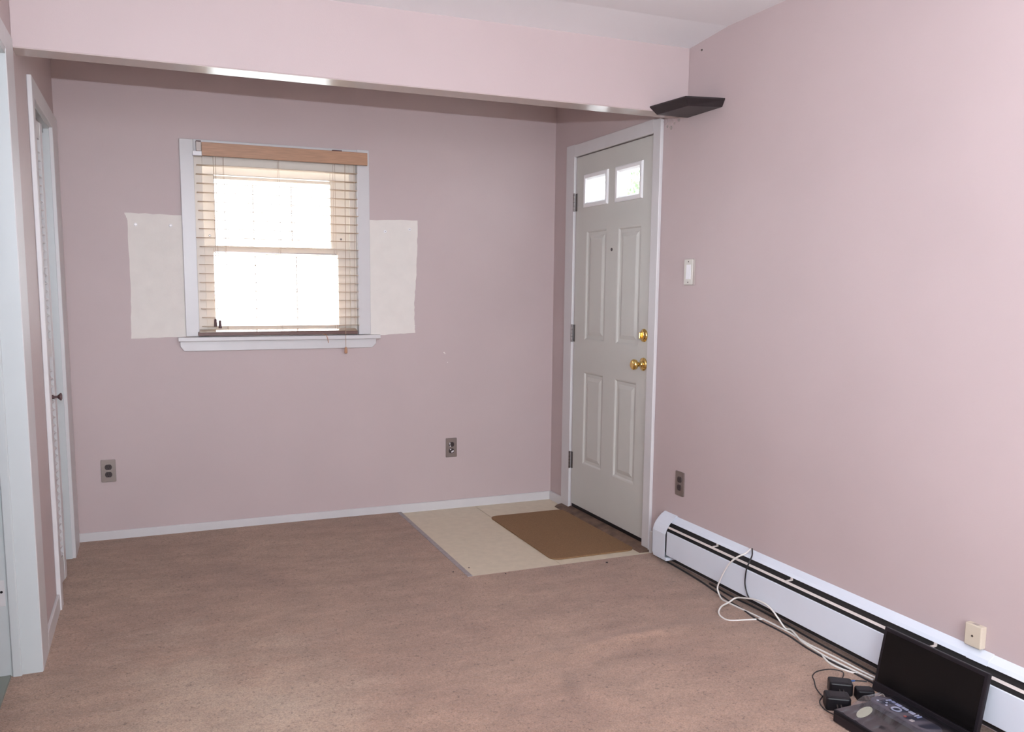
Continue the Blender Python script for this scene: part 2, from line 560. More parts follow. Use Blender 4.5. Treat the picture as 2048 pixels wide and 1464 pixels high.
# left wall: closet opening and doorway opening
CL0, CL1, CLZ = -0.945, -0.280, 2.045
NJ, NJ2, NDZ = -1.600, -2.42, 2.065
wl = MB()
X0, X1 = LW - 0.125, LW
wl.box(X0, X1, CL1, 0.14, -0.01, CZ + 0.1).box(X0, X1, NJ + 0.018, CL0, -0.01, CZ + 0.1)
wl.box(X0, X1, CL0, CL1, CLZ, CZ + 0.1).box(X0, X1, NJ2, NJ + 0.018, NDZ, CZ + 0.1).box(X0, X1, YR - 0.14, NJ2, -0.01, CZ + 0.1)
wall_left = struct(wl.build('wall_left', M['pink']), 'narrow pink left wall between doorway and closet', 'wall')
for y, z, s in ((-1.476, 1.279, 0.008), (-1.468, 1.262, 0.006)):
    MB().prism([(y - s, z - s), (y + s, z - s * .2), (y, z + s)], 'x', LW - 0.001, LW + 0.002).build('scuff_mark', M['tassel_dark'], wall_left)
MB().prism([(-1.465, 1.225), (-1.445, 1.235), (-1.450, 1.255)], 'x', LW - 0.001, LW + 0.0015).build('paint_chip', M['cream'], wall_left)
# hall beyond the doorway and closet shell
hall = MB().box(LW - 1.6, LW - 1.46, YR, 0.14, -0.01, CZ + 0.1).box(LW - 1.6, LW - 0.125, 0.14, 0.28, -0.01, CZ + 0.1)
hall.box(LW - 1.6, X0, -1.30, -1.20, -0.01, CZ + 0.1).box(LW - 1.6, X0, -4.2, -4.1, -0.01, CZ + 0.1)
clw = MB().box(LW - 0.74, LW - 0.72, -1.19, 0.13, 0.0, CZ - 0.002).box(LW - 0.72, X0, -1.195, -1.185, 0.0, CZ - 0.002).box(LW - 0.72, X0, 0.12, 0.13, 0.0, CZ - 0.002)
struct(clw.build('wall_closet', M['closet']), 'brown closet lining with its unlit shade painted in, behind the louvered door', 'wall')
struct(hall.build('wall_hall', M['ceiling']), 'white hall and closet walls beyond the left doorway', 'wall')

# rear wall with a wide window behind the camera
RX0, RX1, RZ0, RZ1 = -2.65, -0.95, 0.75, 2.30
wq = MB()
wq.box(LW - 0.14, RX0, YR - 0.14, YR, -0.01, CZ + 0.1).box(RX1, 0.14, YR - 0.14, YR, -0.01, CZ + 0.1)
wq.box(RX0, RX1, YR - 0.14, YR, -0.01, RZ0).box(RX0, RX1, YR - 0.14, YR, RZ1, CZ + 0.1)
struct(wq.build('wall_rear', M['pink']), 'pink rear wall behind the camera with a wide window', 'wall')

# ceiling: low cove against the beam, then flat
ce = MB()
ce.prism([(BY0, 2.4105), (-1.640, 2.4335), (YR - 0.14, 2.428), (YR - 0.14, 2.6), (BY0, 2.6)], 'x', LW - 0.13, 0.14)
ce.box(LW - 1.6, 0.14, BY0, 0.14, CZ, 2.6)
ce.box(LW - 1.6, LW - 0.13, YR - 0.14, BY0, CZ, 2.6)
struct(ce.build('ceiling', M['ceiling']), 'white textured ceiling above the beam', 'ceiling')

# dropped beam
bm_ = MB().box(LW, 0.0, BY0, BY1, BZ + 0.002, CZ + 0.02)
beam = struct(bm_.build('trim_1', M['pink'], bevel=0.003), 'pink dropped ceiling beam across the alcove opening', 'beam')
box('soffit', M['soffit'], (LW, 0.0, BY0 + 0.002, BY1 - 0.002, BZ, BZ + 0.004), beam)

# baseboards
bb = MB().box(LW, 0, -0.012, 0, -0.006, 0.052).build('baseboard_back', M['white'], bevel=0.003)
struct(bb, 'low white baseboard along the pink back wall', 'baseboard')
b2 = MB().box(-0.012, 0, -0.178, -0.012, -0.006, 0.054).box(-0.014, 0, -1.287, -1.176, -0.002, 0.112)
struct(b2.build('baseboard_right', M['white'], bevel=0.003), 'short white baseboard pieces beside the front door', 'baseboard')
b3 = MB().box(LW, LW + 0.012, -1.418, -1.0, -0.002, 0.075)
struct(b3.build('baseboard_left', M['white'], bevel=0.003), 'white baseboard between doorway and closet casings', 'baseboard')

# ------------------------------------------------------------------ window
win = empty('window_1', (-1.652, 0, WZ0), 'white double-hung window with stool and apron in the back wall', 'window', None, 'structure')
c = MB().box(-2.146, WX0, -0.018, 0, WZ0, WZ1 + 0.066)
c.build('casing', M['white'], win, 0.003)
MB().box(WX1, -1.157, -0.018, 0, WZ0, WZ1 + 0.070).build('casing', M['white'], win, 0.003)
MB().box(WX0, WX1, -0.018, 0, WZ1, WZ1 + 0.067).build('casing', M['white'], win, 0.003)
box('stool', M['white'], (-2.187, -1.107, -0.046, 0.034, 1.038, 1.060), win, 0.003)
MB().prism([(-2.177, 1.038), (-2.177, 1.010), (-2.158, 0.985), (-1.151, 0.987), (-1.127, 1.010), (-1.127, 1.038)], 'y', -0.016, 0).build('apron', M['white'], win, 0.002)
# jamb liner
j = MB().box(WX0 - 0.02, WX0, 0, 0.14, WZ0, WZ1 + 0.02).box(WX1, WX1 + 0.02, 0, 0.14, WZ0, WZ1 + 0.02).box(WX0, WX1, 0, 0.14, WZ1, WZ1 + 0.02)
j.box(WX0, WX1, 0.034, 0.14, WZ0 - 0.02, WZ0 + 0.022)
j.build('jamb', M['white'], win)
st = MB().box(WX0, -2.036, 0.022, 0.034, WZ0, WZ1).box(-1.262, WX1, 0.022, 0.034, WZ0, WZ1).box(-2.036, -1.262, 0.022, 0.034, 1.955, WZ1)
st.build('stop', M['sash'], win, 0.002)


def sash(name, x0, x1, z0, z1, gx0, gx1, gz0, gz1, y0, y1):
    s = MB().box(x0, gx0, y0, y1, z0, z1).box(gx1, x1, y0, y1, z0, z1).box(gx0, gx1, y0, y1, z0, gz0).box(gx0, gx1, y0, y1, gz1, z1)
    o = s.build(name, M['sash'], win, 0.003)
    ym = (y0 + y1) / 2
    box('pane', M['glass'], (gx0, gx1, ym - 0.002, ym + 0.002, gz0, gz1), o)
    for k in (1, 2):
        xm = gx0 + (gx1 - gx0) * k / 3 - 0.006
        box('muntin', M['siding'], (xm - 0.004, xm + 0.004, ym + 0.004, ym + 0.010, gz0, gz1), o)
    zm = (gz0 + gz1) / 2
    box('muntin', M['siding'], (gx0, gx1, ym + 0.0035, ym + 0.0095, zm - 0.002, zm + 0.002), o)
    return o


up_s = sash('upper_sash', -2.060, -1.240, 1.500, 1.972, -1.974, -1.358, 1.545, 1.893, 0.078, 0.108)
lo_s = sash('lower_sash', -2.070, -1.232, 1.082, 1.542, -1.990, -1.327, 1.118, 1.505, 0.040, 0.072)
for x in (-2.005, -1.30):
    MB().lathe([(-0.004, 0.004), (0, 0.006)], 'y', (x, 0.078, 1.595), 8).build('tilt_latch', M['hinge'], up_s)
box('lock_rail', M['hinge'], (-1.985, -1.335, 0.036, 0.042, 1.506, 1.511), lo_s)

# ------------------------------------------------------------------ blind
bl = empty('window_blind', (-1.65, -0.02, 1.066), 'tan wood venetian blind lowered with open slats over the window', 'blind')
box('valance', M['valance'], (-2.040, -1.178, -0.068, -0.056, 1.990, 2.057), bl, 0.002)
box('headrail', M['bracket'], (-2.062, -1.215, -0.052, -0.002, 1.995, 2.045), bl, 0.002)
box('end_bracket', M['bracket'], (-2.066, -2.041, -0.058, -0.004, 2.012, 2.060), bl, 0.002)
box('valance_clip', M['paddle'], (-2.084, -2.038, -0.062, -0.030, 1.990, 2.011), bl, 0.001)
box('bracket_tab', M['tassel_dark'], (-1.368, -1.317, -0.060, -0.019, 2.056, 2.063), bl)
box('bracket_tab', M['tassel_dark'], (-1.256, -1.220, -0.060, -0.019, 2.052, 2.058), bl)
box('bracket_tab', M['tassel_dark'], (-2.066, -2.042, -0.060, -0.019, 2.060, 2.064), bl)
sm = None
for i in range(19):
    z = 1.949 - 0.0463 * i
    if sm is None:
        sm = MB().box(-2.066, -1.226, -0.032, 0.018, z - 0.0012, z + 0.0012).build('slat', M['slat'], bl)
    else:
        o = sm.copy(); COL.objects.link(o)
        o.location.z = sm.location.z - 0.0463 * i
        o.location.x = sm.location.x + (random.uniform(-0.004, 0.004) if i != 8 else -0.014)
MB().prism([(-0.036, 1.066), (0.016, 1.066), (0.016, 1.0925), (-0.036, 1.0835)], 'x', -2.086, -1.236).build('bottom_rail', M['rail'], bl, 0.002)
MB().prism([(-0.0365, 1.0845), (0.016, 1.0957), (0.016, 1.0982), (-0.0365, 1.0870)], 'x', -2.080, -1.240).build('bottom_slat', M['varnish'], bl)
for x in (-1.932, -1.651, -1.352):
    for y in (-0.034, 0.020):
        MB().tube([(x, y, 1.09), (x, y, 1.995)], 0.0009, 5, 0).build('ladder_cord', M['cord'], bl)
for x, z0 in ((-1.988, 1.150), (-1.976, 1.140), (-1.251, 1.12)):
    MB().tube([(x, -0.037, z0), (x + 0.004, -0.037, 1.995)], 0.0011, 5, 0).build('lift_cord', M['cord'], bl)
MB().tube([(-1.3135, -0.072, 0.995), (-1.306, -0.060, 1.5), (-1.300, -0.050, 1.995)], 0.0016, 6, 0).build('tilt_cord', M['cord'], bl)
MB().lathe([(-0.036, 0.006), (-0.030, 0.0095), (-0.004, 0.007), (0.0, 0.003)], 'z', (-1.3135, -0.072, 0.996), 10).build('tassel', M['tassel'], bl, smooth=True)
for x, z in ((-1.998, 1.136), (-1.9755, 1.128)):
    MB().lathe([(-0.022, 0.0095), (-0.010, 0.008), (0.016, 0.0065), (0.02, 0.003)], 'z', (x, -0.040, z), 10).build('tassel', M['tassel_dark'], bl, smooth=True)
MB().tube([(-1.433, -0.036, 1.068), (-1.418, -0.049, 1.063), (-1.410, -0.050, 1.045), (-1.405, -0.0505, 1.020)], 0.0022, 5).build('cord_knot', M['tassel'], bl)

# ------------------------------------------------------------------ front door
door = empty('door_1', (0, -0.695, 0), 'off-white six-panel front door with two small lites and brass knob', 'door', None, 'structure')
DZ0, DZ1 = 0.044, 2.075
lites = [(-0.655, -0.383, 1.784, 1.968), (-1.002, -0.735, 1.781, 1.968)]
pans = [(-0.645, -0.412, 1.033, 1.656), (-0.998, -0.767, 1.033, 1.652), (-0.642, -0.415, 0.306, 0.853), (-0.990, -0.768, 0.306, 0.848)]
ys = sorted({DY0, DY1, -1.002, -0.735, -0.655, -0.383, -0.645, -0.412, -0.998, -0.767, -0.642, -0.415, -0.990, -0.768})
zs = sorted({DZ0, DZ1, 1.784, 1.781, 1.968, 1.033, 1.656, 1.652, 0.306, 0.853, 0.848})
sl = MB()
idx = {}


def dv(x, y, z):
    k = (x, y, z)
    if k not in idx:
        idx[k] = len(sl.v); sl.v.append(k)
    return idx[k]


def inside(y, z, rects):
    return any(a < y < b and c0 < z < d for a, b, c0, d in rects)


for a, b in zip(ys, ys[1:]):
    for c0, d in zip(zs, zs[1:]):
        my, mz = (a + b) / 2, (c0 + d) / 2
        if not inside(my, mz, lites + pans):
            sl.f.append((dv(0, a, c0), dv(0, a, d), dv(0, b, d), dv(0, b, c0)))
        if not inside(my, mz, lites):
            sl.f.append((dv(0.044, a, c0), dv(0.044, a, d), dv(0.044, b, d), dv(0.044, b, c0)))
sl.add([(0, DY0, DZ0), (0.044, DY0, DZ0), (0.044, DY1, DZ0), (0, DY1, DZ0), (0, DY0, DZ1), (0.044, DY0, DZ1), (0.044, DY1, DZ1), (0, DY1, DZ1)],
       [(0, 1, 2, 3), (4, 5, 6, 7), (0, 1, 5, 4), (3, 2, 6, 7)])
for a, b, c0, d in lites:
    sl.add([(0, a, c0), (0, b, c0), (0, b, d), (0, a, d), (0.044, a, c0), (0.044, b, c0), (0.044, b, d), (0.044, a, d)],
           [(0, 1, 5, 4), (1, 2, 6, 5), (2, 3, 7, 6), (3, 0, 4, 7)])
sl.build('slab', M['door'], door)


def rings(rect, prof, cap=True):
    """nested rectangles: (inset, x) rings"""
    a, b, c0, d = rect
    mb = MB()
    vs, fs = [], []
    for ins, x in prof:
        vs += [(x, a + ins, c0 + ins), (x, b - ins, c0 + ins), (x, b - ins, d - ins), (x, a + ins, d - ins)]
    for i in range(len(prof) - 1):
        for k in range(4):
            k2 = (k + 1) % 4
            fs.append((i * 4 + k, i * 4 + k2, (i + 1) * 4 + k2, (i + 1) * 4 + k))
    if cap:
        n = len(prof) - 1
        fs.append((n * 4, n * 4 + 1, n * 4 + 2, n * 4 + 3))
    return mb.add(vs, fs)


for r in pans:
    rings(r, [(0, 0), (0.007, 0.0015), (0.014, 0.008), (0.030, 0.0085), (0.050, 0.003), (0.056, 0.0025)]).build('raised_panel', M['door'], door)
for r in lites:
    fr = rings(r, [(0.0, 0.0), (0.002, -0.008), (0.008, -0.011), (0.022, -0.009), (0.032, 0.004), (0.034, 0.044)], cap=False).build('lite_frame', M['siding'], door)
    a, b, c0, d = r
    box('pane', M['glass'], (0.018, 0.022, a + 0.033, b - 0.033, c0 + 0.033, d - 0.033), fr)
# jamb stops and casing
MB().box(0.046, 0.14, OD0 - 0.001, OD0 + 0.016, 0.0, ODZ).box(0.046, 0.14, OD1 - 0.016, OD1 + 0.001, 0.0, ODZ).box(0.046, 0.14, OD0, OD1, ODZ - 0.022, ODZ + 0.001).build('jamb_stop', M['white'], door)
box('casing', M['white'], (-0.017, 0, DY1 + 0.003, -0.181, 0.012, 2.150), door, 0.003)
box('casing', M['white'], (-0.018, 0, -1.175, DY0 - 0.004, 0.012, 2.140), door, 0.003)
box('casing', M['white'], (-0.017, 0, DY0 - 0.004, DY1 + 0.003, 2.079, 2.146), door, 0.003)
box('under_door_shade', M['black'], (0.004, 0.040, DY0 + 0.002, DY1 - 0.002, 0.022, DZ0), door)  # black bar standing in for the shaded gap under the door
for zc in (1.8225, 1.0677, 0.308):
    h = MB().lathe([(-0.052, 0.0062), (0.052, 0.0062)], 'z', (-0.012, DY1 + 0.006, zc), 10).build('hinge', M['hinge'], door, smooth=True)
    box('hinge_leaf', M['hinge'], (-0.004, -0.0005, DY1 - 0.014, DY1 + 0.004, zc - 0.050, zc + 0.050), h)
    for k in (-2, -1, 0, 1, 2):
        MB().lathe([(-0.0008, 0.0066), (0.0008, 0.0066)], 'z', (-0.012, DY1 + 0.006, zc + k * 0.0208), 10).build('knuckle_joint', M['black'], h)
kb = MB().lathe([(0, 0.034), (-0.006, 0.033), (-0.012, 0.022), (-0.016, 0.013), (-0.034, 0.011), (-0.040, 0.018), (-0.046, 0.0255), (-0.056, 0.0275), (-0.064, 0.0255), (-0.069, 0.019), (-0.070, 0.010), (-0.0685, 0.004)], 'x', (0.0, -1.054, 0.948), 24)
tag(kb.build('knob', M['brass'], door, smooth='all'), 'polished brass door knob')
db = MB().lathe([(0, 0.034), (-0.005, 0.033), (-0.010, 0.027), (-0.014, 0.020), (-0.0145, 0.012)], 'x', (0.0, -1.051, 1.094), 24).build('deadbolt', M['brass'], door, smooth=True)
MB().box(-0.030, -0.013, -1.0545, -1.0475, 1.078, 1.110).build('thumb_turn', M['brass'], db, 0.003)
MB().lathe([(0.002, 0.009), (-0.003, 0.008), (-0.0035, 0.005)], 'x', (0.0, -0.7047, 1.538), 12).build('peephole', M['socket'], door)
box('latch', M['black'], (0.002, 0.03, DY0 - 0.0035, DY0 + 0.001, 0.945, 0.975), door)
# threshold
th = MB().prism([(-0.070, -0.004), (0.16, -0.004), (0.16, 0.022), (0.0, 0.022), (-0.050, 0.012)], 'y', -1.172, -0.192)
struct(th.build('trim_2', M['sill'], bevel=0.002), 'scuffed dark brown wood threshold under the front door', 'threshold')

# ------------------------------------------------------------------ closet door (bifold, louvered)
clo = empty('door_2', (LW, -0.61, 0), 'white louvered bifold closet door slightly folded out of the left wall', 'door', None, 'structure')
box('casing', M['white'], (LW, LW + 0.018, -1.005, CL0 + 0.008, 0.002, 2.115), clo, 0.003)
box('casing', M['white'], (LW, LW + 0.018, CL1 - 0.004, -0.062, 0.002, 2.115), clo, 0.003)
box('casing', M['white'], (LW, LW + 0.018, CL0, CL1, CLZ - 0.004, 2.115), clo, 0.003)
MB().box(X0, LW + 0.002, CL1 - 0.012, CL1 + 0.002, 0.0, CLZ).box(X0, LW + 0.002, CL0 - 0.002, CL0 + 0.012, 0.0, CLZ).box(X0, LW + 0.002, CL0, CL1, CLZ - 0.012, CLZ + 0.002).build('jamb', M['jambwhite'], clo)
box('track', M['hinge'], (LW - 0.055, LW - 0.020, CL0 + 0.02, CL1 - 0.014, CLZ - 0.030, CLZ - 0.012), clo)
box('track_clip', M['paddle'], (LW - 0.045, LW - 0.025, -0.40, -0.385, CLZ - 0.046, CLZ - 0.030), clo)


def leaf(yA, xA, yB, xB):
    """bifold leaf from point A to point B (plan), thickness 28 mm behind the line"""
    dx, dy = xB - xA, yB - yA
    L = math.hypot(dx, dy)
    ex, ey = dx / L, dy / L
    nx, ny = -ey, ex              # towards the closet
    if nx > 0: nx, ny = -nx, -ny
    z0, z1 = 0.022, CLZ - 0.045

    def slab_(mb, s0, s1, t0, t1, za, zb, za2=None, zb2=None):
        pts = []
        for s in (s0, s1):
            for t in (t0, t1):
                for top in (0, 1):
                    sh = (za2 if t == t1 and za2 is not None else za) if not top else (zb2 if t == t1 and zb2 is not None else zb)
                    pts.append((xA + ex * s + nx * t, yA + ey * s + ny * t, sh))
        mb.add(pts, [(0, 1, 3, 2), (4, 6, 7, 5), (0, 4, 5, 1), (2, 3, 7, 6), (0, 2, 6, 4), (1, 5, 7, 3)])
        return mb
    fr = MB()
    slab_(fr, 0, 0.036, 0, 0.028, z0, z1)
    slab_(fr, L - 0.036, L, 0, 0.028, z0, z1)
    for za, zb in ((z0, z0 + 0.11), (1.02, 1.09), (z1 - 0.07, z1)):
        slab_(fr, 0.036, L - 0.036, 0.002, 0.026, za, zb)
    o = fr.build('door_leaf', M['white'], clo)
    first = None
    z = z0 + 0.13
    while z < z1 - 0.09:
        if not (0.995 < z < 1.09):
            if first is None:
                s = MB()
                slab_(s, 0.036, L - 0.036, 0.003, 0.027, z - 0.0125, z - 0.0085, z + 0.007, z + 0.011)
                first = s.build('louver', M['white'], o)
                zf = z
            else:
                c_ = first.copy(); COL.objects.link(c_)
                c_.location.z = first.location.z + (z - zf)
        z += 0.034
    return o


lf1 = leaf(CL0 + 0.014, LW - 0.030, -0.605, LW + 0.004)
lf2 = leaf(-0.600, LW + 0.004, CL1 - 0.016, LW - 0.030)
MB().lathe([(0, 0.010), (0.004, 0.0085), (0.010, 0.005), (0.020, 0.005), (0.026, 0.011), (0.032, 0.0165), (0.036, 0.0165), (0.039, 0.010)], 'x', (LW - 0.006, -0.69, 0.848), 14).build('knob', M['tassel_dark'], clo, smooth=True)

# ------------------------------------------------------------------ near doorway on the left
nd = empty('door_3', (LW, NJ, 0), 'white painted doorway jamb and casing at the left edge', 'doorway', None, 'structure')
box('casing', M['white'], (LW, LW + 0.012, NJ + 0.003, -1.425, 0.002, 2.135), nd, 0.003)
box('casing', M['white'], (LW, LW + 0.012, NJ2 - 0.10, NJ + 0.003, NDZ - 0.004, 2.135), nd, 0.003)
MB().box(LW - 0.128, LW + 0.010, NJ, NJ + 0.019, 0.0, NDZ).box(LW - 0.128, LW + 0.010, NJ2, NJ, NDZ - 0.02, NDZ + 0.001).build('jamb', M['jambwhite'], nd)
box('stop', M['jambwhite'], (LW - 0.080, LW - 0.052, NJ - 0.010, NJ, 0.004, NDZ - 0.02), nd, 0.003)
spo = box('strike_plate', M['white'], (LW - 0.108, LW - 0.088, NJ - 0.0015, NJ + 0.001, 0.255, 0.345), nd, 0.0006)
MB().lathe([(-0.0025, 0.0045), (-0.001, 0.0045)], 'y', (LW - 0.098, NJ, 0.305), 8).build('screw_hole', M['black'], spo)
tr = MB().prism([(LW - 0.125, -0.004), (LW - 0.082, -0.004), (LW - 0.086, 0.012), (LW - 0.121, 0.012)], 'y', NJ2 + 0.02, NJ - 0.002)
struct(tr.build('trim_3', mat('grey_green_metal_strip', (0.26, 0.28, 0.24), 0.4, 0.3)), 'grey metal carpet strip across the left doorway floor', 'threshold')
hf = MB().box(LW - 1.46, LW - 0.10, -4.1, NJ + 0.02, -0.012, 0.004)
struct(hf.build('floor_hall', mat('brown_hall_floor', (0.32, 0.20, 0.16), 0.7, noise=(20, .15))), 'brown hall floor beyond the left doorway', 'floor')

# ------------------------------------------------------------------ door mat
def rounded(x0, x1, y0, y1, r, n=6):
    pts = []
    for cx, cy, a0 in ((x1 - r, y1 - r, 0), (x0 + r, y1 - r, 90), (x0 + r, y0 + r, 180), (x1 - r, y0 + r, 270)):
        for k in range(n + 1):
            a = math.radians(a0 + 90 * k / n)
            pts.append((cx + r * math.cos(a), cy + r * math.sin(a)))
    return pts


dm = MB().prism(rounded(-0.532, -0.060, -1.128, -0.285, 0.045), 'z', 0.0003, 0.008).build('door_mat', M['mat'], bevel=0.002)
tag(dm, 'plain brown rectangular door mat on the beige entry tile', 'mat')

# ------------------------------------------------------------------ baseboard heater
HY1, HY0 = -1.290, -4.6
he = empty('baseboard_heater', (-0.035, -2.9, 0.0), 'long white baseboard heater along the right wall', 'heater')
box('back_plate', M['fins'], (-0.0035, -0.0005, HY0, HY1 - 0.004, 0.012, 0.236), he)


def yprism(name, m, prof, y0, y1, parent, bev=0.0):
    return MB().prism(prof, 'y', y0, y1).build(name, m, parent, bev)


yprism('top_cover', M['heater'], [(-0.0008, 0.2400), (-0.0235, 0.2225), (-0.0300, 0.2105), (-0.0280, 0.2098), (-0.0220, 0.2205), (-0.0008, 0.2370)], -3.02, HY1 - 0.06, he)
yprism('top_cover', M['heater'], [(-0.0008, 0.2400), (-0.0235, 0.2225), (-0.0300, 0.2105), (-0.0280, 0.2098), (-0.0220, 0.2205), (-0.0008, 0.2370)], HY0, -3.024, he)
yprism('joint_sleeve', M['heater'], [(-0.0008, 0.2420), (-0.0242, 0.2245), (-0.0312, 0.2095), (-0.0298, 0.2090), (-0.0235, 0.2227), (-0.0008, 0.2402)], -3.055, -2.985, he)
yprism('damper', M['damper'], [(-0.0540, 0.1890), (-0.0500, 0.1975), (-0.0482, 0.1970), (-0.0522, 0.1882)], HY0, HY1 - 0.06, he)
yprism('fin_element', M['fins'], [(-0.008, 0.07), (-0.055, 0.07), (-0.055, 0.150), (-0.008, 0.150)], HY0, HY1 - 0.004, he)
yprism('front_panel', M['heater'], [(-0.0610, 0.0580), (-0.0640, 0.0600), (-0.0640, 0.1730), (-0.0610, 0.1755), (-0.0595, 0.1740), (-0.0620, 0.1715), (-0.0620, 0.0610), (-0.0600, 0.0595)], HY0, HY1 - 0.1165, he)
# end cap
capo = [(-0.0006, 0.2445), (-0.022, 0.2315), (-0.038, 0.2165), (-0.052, 0.1990), (-0.062, 0.1810), (-0.0690, 0.1600), (-0.0690, 0.046)]
capi = [(-0.0006, 0.2430), (-0.0212, 0.2303), (-0.0369, 0.2155), (-0.0508, 0.1982), (-0.0607, 0.1806), (-0.0676, 0.1598), (-0.0676, 0.046)]
cap = MB().prism(capo + capi[::-1], 'y', -1.400, HY1)
cap.prism(capo + [(-0.0006, 0.046)], 'y', HY1 - 0.002, HY1)
cap.build('end_cap', M['heater'], he)
box('end_foot', M['heater'], (-0.066, -0.002, -1.408, HY1 - 0.004, 0.030, 0.046), he, 0.002)
for y in (-1.747, -2.217, -2.874, -3.4):
    MB().box(-0.051, -0.026, y - 0.005, y + 0.005, 0.198, 0.201).box(-0.030, -0.026, y - 0.005, y + 0.005, 0.198, 0.2095).build('damper_clip', M['damper'], he)

# ------------------------------------------------------------------ corner shelf
LT, FT, RT_ = (-0.204, BY0 - 0.0006, 2.134), (-0.178, -1.606, 2.134), (-0.0006, -1.640, 2.134)
LB, FB, RB = (-0.166, BY0 - 0.0006, 2.1055), (-0.148, -1.583, 2.1055), (-0.0006, -1.622, 2.1055)
CT, CB = (-0.0006, BY0 - 0.0006, 2.134), (-0.0006, BY0 - 0.0006, 2.1055)
LT2, FT2, RT2, CT2 = [(p[0], p[1], 2.140) for p in (LT, FT, RT_, CT)]
sh = MB().add([LB, FB, RB, CB, LT, FT, RT_, CT, LT2, FT2, RT2, CT2],
              [(0, 1, 2, 3), (8, 9, 10, 11), (0, 1, 5, 4), (1, 2, 6, 5), (2, 3, 7, 6), (3, 0, 4, 7), (4, 5, 9, 8), (5, 6, 10, 9), (6, 7, 11, 10), (7, 4, 8, 11)])
tag(sh.build('corner_shelf', M['shelf'], bevel=0.0012), 'small dark espresso corner shelf where beam meets right wall', 'shelf')


# ------------------------------------------------------------------ wall plates
def oval(w, h, n=20):
    """receptacle face: circle cut flat at top and bottom"""
    pts = []
    for k in range(n):
        a = 2 * PI * k / n
        pts.append((w * math.cos(a), max(-h, min(h, w * math.sin(a)))))
    return pts


def outlet(loc, rotz, label, glints=False):
    e = empty('wall_outlet', (0, 0, 0), label, 'outlet', None)
    rings_ = MB()
    p = MB().prism(rounded(-0.035, 0.035, -0.0585, 0.0585, 0.004, 3), 'y', -0.006, 0.0).build('cover_plate', M['plate'], e, 0.002)
    for k, zc in enumerate((0.0195, -0.0195)):
        s = MB().prism([(a, b + zc) for a, b in oval(0.0172, 0.0142)], 'y', -0.0085, -0.004).build('socket', M['socket'], e, 0.001)
        for sx in (-0.006, 0.006):
            box('slot', M['black'], (sx - 0.001, sx + 0.001, -0.0088, -0.008, zc - 0.002, zc + 0.007), s)
        MB().lathe([(-0.0088, 0.0025), (-0.008, 0.0025)], 'y', (0, 0, zc - 0.008), 8).build('slot', M['black'], s)
        if glints:
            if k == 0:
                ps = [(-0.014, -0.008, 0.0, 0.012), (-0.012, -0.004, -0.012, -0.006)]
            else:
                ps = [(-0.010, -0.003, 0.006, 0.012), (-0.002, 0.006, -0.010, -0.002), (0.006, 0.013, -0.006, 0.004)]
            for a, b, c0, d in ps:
                box('socket_glint', M['paddle'], (a, b, -0.0105, -0.0085, zc + c0, zc + d), s, 0.0008)  # white chips standing in for glints on the sockets
    MB().lathe([(-0.0075, 0.003), (-0.0058, 0.0035)], 'y', (0, 0, 0), 8).build('screw', M['plate'], e)
    e.location = loc
    e.rotation_euler = (0, 0, rotz)
    return e


outlet((-2.5495, 0, 0.3715), 0, 'steel duplex outlet low on the back wall near the closet corner')
outlet((-0.668, 0, 0.3735), 0, 'steel outlet with white glint chips on its sockets low on the back wall above the entry tile', True)
outlet((0, -1.4105, 0.4065), -PI / 2, 'steel duplex outlet low on the right wall above the heater end')

sw = empty('light_switch', (0, 0, 0), 'ivory rocker light switch on the right wall beside the front door', 'switch')
MB().prism(rounded(-0.039, 0.039, -0.061, 0.061, 0.003, 3), 'y', -0.005, 0).build('cover_plate', M['bracket'], sw, 0.0015)
MB().prism(rounded(-0.036, 0.028, -0.057, 0.057, 0.003, 3), 'y', -0.010, -0.004).build('inner_plate', M['switch'], sw, 0.002)
MB().add([(-0.017, -0.013, -0.033), (0.017, -0.013, -0.033), (0.017, -0.0105, 0.033), (-0.017, -0.0105, 0.033), (-0.017, -0.008, -0.033), (0.017, -0.008, -0.033), (0.017, -0.008, 0.033), (-0.017, -0.008, 0.033)],
         [(0, 1, 2, 3), (4, 5, 6, 7), (0, 1, 5, 4), (1, 2, 6, 5), (2, 3, 7, 6), (3, 0, 4, 7)]).build('rocker', M['paddle'], sw)
for z in (-0.047, 0.047):
    MB().lathe([(-0.0112, 0.0028), (-0.0095, 0.0028)], 'y', (-0.002, 0, z), 8).build('screw', M['socket'], sw)
sw.location = (0, -1.430, 1.4065)
sw.rotation_euler = (0, 0, -PI / 2)

# ------------------------------------------------------------------ ivory phone jack box
pj = empty('phone_jack', (-0.012, -2.996, 0.246), 'ivory plastic phone jack box on the right wall above the heater', 'phone jack')
box('housing', M['ivory'], (-0.024, -0.0004, -3.024, -2.968, 0.246, 0.316), pj, 0.003)
MB().lathe([(-0.0005, 0.0035), (0.001, 0.0035)], 'x', (-0.0245, -2.995, 0.280), 8).build('screw', M['hinge'], pj)
box('port', M['bracket'], (-0.019, -0.008, -3.006, -2.988, 0.3158, 0.3168), pj)

# ------------------------------------------------------------------ black flat screen leaning on the heater
tv = empty('flat_screen', (0, 0, 0), 'black flat screen leaning against the heater on the carpet', 'screen')
W2, HH = 0.189, 0.2165
MB().box(-W2, W2, 0.0, 0.014, 0.0, HH).build('case', M['bezel'], tv, 0.003)
box('display', M['screen'], (-W2 + 0.012, W2 - 0.012, -0.0012, 0.001, 0.034, HH - 0.012), tv)
MB().box(-W2, W2, -0.003, 0.001, 0.0, 0.030).build('lower_bezel', M['bezel'], tv, 0.001)
box('badge', M['bracket'], (-0.010, 0.010, -0.0036, -0.003, 0.010, 0.015), tv)
tv.location = (-0.134, -2.924, CH)
tv.rotation_euler = (math.radians(-10.2), 0, -PI / 2)

